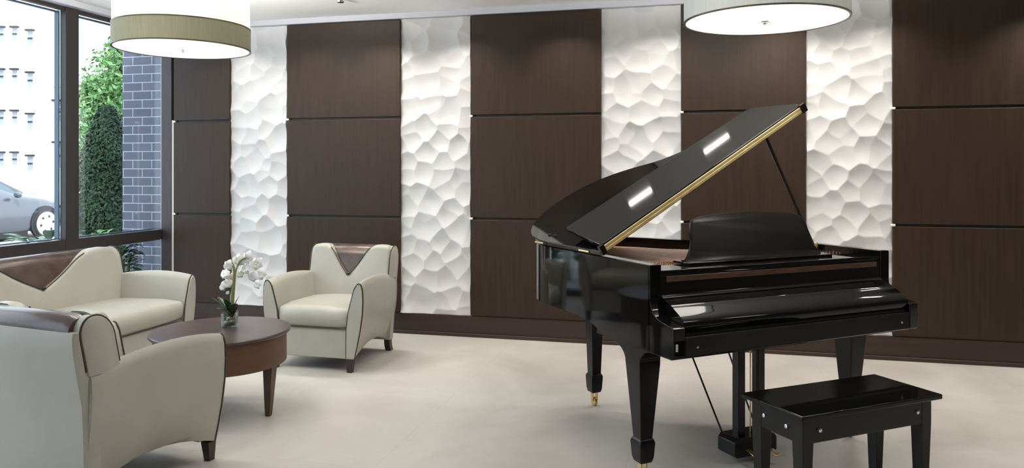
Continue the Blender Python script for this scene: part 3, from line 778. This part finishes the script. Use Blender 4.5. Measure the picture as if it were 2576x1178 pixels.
# ------------------------------------------------------------------ piano bench
bx, by_ = cw(1.123, 2.911)
Bn = thing('piano_bench', 'low black lacquered bench with bolted legs in front of the piano', 'bench', (bx, by_, 0), .397+YAW)
BL, BW = .776, .353
mb = MB(); mb.box((0, 0, .478), (BL, BW, .500)); mb.build('bench_top', BK, Bn, bevel=.005)
ap = MB(); i_ = .032
ap.box((i_, i_, .375), (BL-i_, i_+.018, .478)); ap.box((i_, BW-i_-.018, .375), (BL-i_, BW-i_, .478)); ap.box((i_, i_, .375), (i_+.018, BW-i_, .478)); ap.box((BL-i_-.018, i_, .375), (BL-i_, BW-i_, .478))
apo = ap.build('apron', M['satin'], Bn, bevel=.002)
for x in (i_+.027, BL-i_-.027):
    for y in (i_+.027, BW-i_-.027):
        mb = MB(); mb.loft([[(x+sx*w_/2, y+sy*w_/2, z) for sx, sy in ((-1, -1), (1, -1), (1, 1), (-1, 1))] for z, w_ in ((.478, .057), (.375, .057), (.06, .040), (.055, .046), (.015, .044), (0, .036))])
        mb.build('leg', M['satin'], Bn, bevel=.002)
for (x, z) in ((i_+.085, .425), (BL-i_-.085, .43)):
    MB().lathe([(.004, i_-.009), (.009, i_-.007), (.010, i_+.001)], (x, 0, z), 6, 'y').build('bolt', M['chrome'], Bn)
for (y, z) in ((i_+.085, .425), (BW-i_-.075, .43)):
    MB().lathe([(.004, i_-.009), (.009, i_-.007), (.010, i_+.001)], (0, y, z), 6, 'x').build('bolt', M['chrome'], Bn)

# ------------------------------------------------------------------ outside
struct(MB().box((-10.5, -20, -.15), (XL-.08, 40, -.02)).build('sidewalk', M['pave'], ang=0))
struct(MB().box((-60, -20, -.25), (-10.5, 80, -.05)).build('street', M['asphalt'], ang=0))
# brick pier outside the window corner
xa, xb = wallx(308, 6.46), wallx(405, 6.46)
struct(MB().box((xa, 6.46, -.05), (xb, 8.2, 5.5)).build('wall_exterior', M['brick'], ang=0))

def leaf_cloud(n, sampler, size, seed, jit=.4):
    rng = np.random.default_rng(seed); V = []; Fc = []
    for i in range(n):
        c, nr = sampler(rng); c = Vector(c); nr = Vector(nr)+Vector(rng.normal(0, jit, 3)); nr.normalize()
        u = nr.orthogonal().normalized(); a = rng.uniform(0, 2*PI); v_ = nr.cross(u); d = u*cos(a)+v_*sin(a); e = nr.cross(d)
        s = size*rng.uniform(.6, 1.3); k = len(V)
        V += [c-d*s, c-e*s*.45+nr*s*.1, c+d*s, c+e*s*.45+nr*s*.1]; Fc.append((k, k+1, k+2, k+3))
    return V, Fc
# conical evergreen
ev = atd(270, 600, 9.6); ev.z = 0
t = thing('evergreen_shrub', 'dense dark green conical shrub outside beside the brick pier', 'shrub', (ev.x, ev.y, -.02))
def cone_s(rng):
    z = rng.uniform(0, 1)**1.15*2.25; a = rng.uniform(0, 2*PI); R = .54*(1-(z/2.4)**1.9)*(1+.10*sin(5*a+z*6))*rng.uniform(.62, 1.04)+.02
    return (R*cos(a), R*sin(a), z+.05), (cos(a), sin(a), .4)
v, f = leaf_cloud(26000, cone_s, .028, 1, .5); obj('foliage', v, f, M['hedge_d'], t, ang=0)
MB().lathe([(.26, .05), (.34, .5), (.31, 1.1), (.20, 1.6), (.03, 1.95)], n=24).build('inner_branches', M['hedge_core'], t)
# tree behind
tr = atd(268, 300, 13.0); tr.z = 0
t = thing('leafy_tree', 'light green leafy tree outside rising behind the dark shrub', 'tree', (tr.x, tr.y, -.02))
blobs = [(.1, 0, 2.3, .75), (.35, .1, 3.0, .75), (.0, 0, 2.7, .5), (.6, .2, 3.5, .6), (.0, .1, 1.7, .6), (.7, .1, 2.6, .8), (.15, 0, 1.2, .6), (.9, .3, 4.2, .6)]
def blob_s(rng):
    b = blobs[rng.integers(len(blobs))]; d = Vector(rng.normal(0, 1, 3)).normalized(); r = b[3]*rng.uniform(.55, 1.0)
    return (b[0]+d.x*r, b[1]+d.y*r, b[2]+d.z*r), d
v, f = leaf_cloud(15000, blob_s, .055, 2, .7); obj('foliage', v, f, M['tree_l'], t, ang=0)
MB().tube([(0, 0, 0), (.05, 0, 1.2), (.2, .1, 2.6), (.35, .1, 3.8)], [.13, .11, .08, .04], 10).build('trunk', M['bark'], t)
# low broad-leaved plants near the glass
def low_plant(px, dep, top, spread, nleaf, lsz, label, seed, gmat='gplant'):
    x, y = cw((px-CX)/F*dep, dep)
    random.seed(seed); t = thing('low_plant', label, 'plant', (x, y, -.02), 0)
    mb = MB()
    for i in range(nleaf):
        a = random.uniform(0, 2*PI); h = top*random.uniform(.35, 1.0); r = spread*random.uniform(.2, .8)
        b0 = Vector((r*cos(a), r*sin(a), h)); tip = b0+Vector((cos(a)*lsz, sin(a)*lsz, random.uniform(-.4, .5)*lsz))
        leaf3(mb, b0, tip, lsz*.26, lsz*.12, 5)
    mb.build('leaves', M[gmat], t, ang=60)
    st = MB()
    for i in range(9):
        a = random.uniform(0, 2*PI); st.tube([(0.02*cos(a), .02*sin(a), 0), (spread*.5*cos(a), spread*.5*sin(a), top*.85)], .006, 5)
    st.build('stems', M['stem'], t)
low_plant(122, 7.6, .80, .30, 60, .22, 'low broad-leaved green plant outside, in front of the parked car wheel', 3)
low_plant(225, 8.6, .78, .34, 90, .10, 'small bushy plant outside at the foot of the tall dark shrub', 5, 'tree_l')
low_plant(309, 7.15, .78, .13, 130, .10, 'small dark leafy plant seen through the low pane beside the brick pier', 6, 'hedge_d')

# car: loft of cross sections along its length (built heading +y)
def car(label, paint, loc, rz):
    t = thing('parked_car', label, 'car', loc, rz)
    # station: y, half width, sill z, belt z, roof z, roof half width
    St = [(-2.25, .60, .35, .70, .72, .50), (-2.15, .80, .25, .88, .92, .62), (-1.8, .88, .20, .95, 1.02, .66), (-1.3, .90, .18, .96, 1.26, .58), (-.8, .91, .17, .96, 1.42, .58), (-.2, .91, .17, .95, 1.46, .59), (.3, .91, .17, .94, 1.40, .59), (.75, .91, .17, .93, 1.16, .62), (1.1, .90, .18, .91, .99, .68), (1.5, .89, .20, .87, .93, .66), (1.9, .85, .22, .78, .84, .60), (2.2, .74, .26, .66, .70, .50), (2.32, .58, .32, .55, .58, .42)]
    def sec(s):
        y, hw, zs, zb_, zr_, rw = s
        half = [(hw*.93, zs), (hw*.99, zs+.10), (hw, zs+(zb_-zs)*.5), (hw*.985, zb_-.08), (hw*.94, zb_), (rw+(hw*.94-rw)*.25, zb_+(zr_-zb_)*.75), (rw*.8, zr_), (0, zr_+.015)]
        return [(x, y, z) for x, z in half]+[(-x, y, z) for x, z in half[::-1][1:]]
    den = []
    ys = [s[0] for s in St]
    for y in np.linspace(ys[0], ys[-1], 60):
        den.append(tuple([y]+[float(np.interp(y, ys, [s[k] for s in St])) for k in range(1, 6)]))
    rings = [sec(s) for s in den]
    mb = MB().loft(rings); body = mb.build('body', paint, t, ang=50)
    # side glass
    for sg in (1, -1):
        poly = [(-1.25, 1.0), (-1.0, 1.22), (-.6, 1.36), (0, 1.385), (.35, 1.33), (.70, 1.12), (.92, .985)]
        def g(p, k):
            hw = float(np.interp(p[0], ys, [s[1] for s in St])); zb_ = float(np.interp(p[0], ys, [s[3] for s in St])); zr_ = float(np.interp(p[0], ys, [s[4] for s in St])); rw = float(np.interp(p[0], ys, [s[5] for s in St]))
            q = min(1, max(0, (p[1]-zb_)/max(.01, (zr_-zb_)*.75))); x = hw*.94+(rw+(hw*.94-rw)*.25-hw*.94)*q
            return (sg*(x+k), p[0], p[1])
        MB().loft([[g(p, -.02) for p in poly], [g(p, .008) for p in poly]]).build('side_window', M['carglass'], t)
        m = MB().ball((sg*1.0, .62, 1.0), (.10, .06, .07), 8).build('wing_mirror', paint, t)
    ws = [(-.58, .80, 1.13), (.58, .80, 1.13), (.70, 1.12, .985), (-.70, 1.12, .985)]
    ws = [hz for hz in ws]
    MB().loft([[(x, y+.01, z+.02) for x, y, z in [(-.52, .42, 1.36), (.52, .42, 1.36), (.66, 1.05, 1.02), (-.66, 1.05, 1.02)]], [(x, y, z-.03) for x, y, z in [(-.52, .42, 1.36), (.52, .42, 1.36), (.66, 1.05, 1.02), (-.66, 1.05, 1.02)]]]).build('windscreen', M['carglass'], t)
    for sg in (1, -1):
        for y in (1.42, -1.42):
            mb = MB(); mb.lathe([(.30, sg*.84), (.385, sg*.86), (.385, sg*.915), (.36, sg*.918)], (0, y, .345), 32, 'x'); mb.build('wheel_arch', M['tyre'], t)
            mb = MB(); mb.lathe([(.25, sg*.75), (.318, sg*.78), (.325, sg*.90), (.30, sg*.935), (.27, sg*.94)], (0, y, .325), 36, 'x'); wh = mb.build('tyre', M['tyre'], t)
            hb = MB(); hb.lathe([(.265, sg*.92), (.268, sg*.945), (.22, sg*.952), (.05, sg*.962)], (0, y, .325), 36, 'x'); hb.build('hubcap', M['hub'], wh)
            for k in range(6):
                a = k*PI/3+.2
                MB().ball((sg*.952, y+.165*cos(a), .325+.165*sin(a)), (.010, .034, .034), 6).build('hubcap_hole', M['tyre'], wh)
        MB().box((min(sg*.55, sg*.80), 2.02, .60), (max(sg*.55, sg*.80), 2.22, .74)).build('headlight', M['hub'], t, bevel=.03)
    MB().box((-.86, -1.0, .06), (.86, 1.0, .2)).build('underbody', M['tyre'], t, ang=0)
    return t
wc = atd(112, 557, 17.0)
car('grey parked car with silver hubcaps seen through the window', M['carpaint'], (wc.x-.93, wc.y-1.42+.05, -.05), 0)
wd_ = atd(106, 490, 24)
car('white car farther across the street behind the grey car', M['carwhite'], (wd_.x-1.2, wd_.y-2.0, -.05), 0)

# buildings opposite
def building(name_label, px_a, px_b, dep, ztop, wins, bands=(), dz=.0):
    xa_, ya_ = cw((px_a-CX)/F*dep, dep); xb_, yb_ = cw((px_b-CX)/F*dep, dep)
    ang = math.atan2(yb_-ya_, xb_-xa_); Lw = math.hypot(xb_-xa_, yb_-ya_)
    t = thing('building', name_label, 'building', (xa_, ya_, -.05), ang)
    MB().box((0, 0, 0), (Lw, 9, ztop)).build('facade', M['facade'], t, ang=0)
    MB().box((-.1, -.25, ztop-.3), (Lw+.1, .1, ztop)).build('cornice', M['facade'], t, bevel=.03)
    for (px, pt, pb, wpx) in wins:
        x = (px-px_a)/F*dep; z1 = CAMZ-(pt-HY)*dep/F; z0 = CAMZ-(pb-HY)*dep/F; hw = wpx/2/F*dep
        fr = MB().box((x-hw-.03, -.03, z0-.03), (x+hw+.03, .02, z1+.03)).build('window', M['facade'], t, ang=0)
        MB().box((x-hw, -.045, z0), (x+hw, -.031, z1)).build('pane', M['wpane'], fr, ang=0)
        MB().box((x-hw-.12, -.22, z1+.04), (x+hw+.12, 0, z1+.16)).build('lintel', M['lintel'], fr, ang=0)
        MB().box((x-hw*.9, -.10, (z0+z1)/2-.05), (x+hw*.9, -.04, (z0+z1)/2+.05)).build('sash_bar', M['lintel'], fr, ang=0)
    for (py) in bands:
        z = CAMZ-(py-HY)*dep/F; MB().box((-.02, -.10, z-.05), (Lw+.02, .01, z+.05)).build('string_course', M['facade'], t, ang=0)
    return t
W1 = []
for py in (70, 176, 280, 385): W1 += [(38, py, py+28, 12), (77, py+8, py+42, 13), (4, py, py+30, 12)]
building('pale apartment facade with small dark-lintelled windows, far left across the street', -240, 95, 56, 16.5, W1+[(-60, 70, 100, 12), (-100, 70, 100, 12), (-60, 176, 206, 12), (-60, 280, 310, 12)], (262,))
building('pale lower building with horizontal stone bands beside the window post', 96, 159, 48, 7.2, [(146, 255, 305, 14), (146, 360, 420, 14)], (232, 250, 268, 286, 304, 322))
building('tall pale building rising above the banded one, with one blue-grey window', 100, 330, 70, 22, [(146, 99, 126, 24), (142, 30, 45, 6), (232, 62, 75, 18), (232, 90, 104, 18)], ())
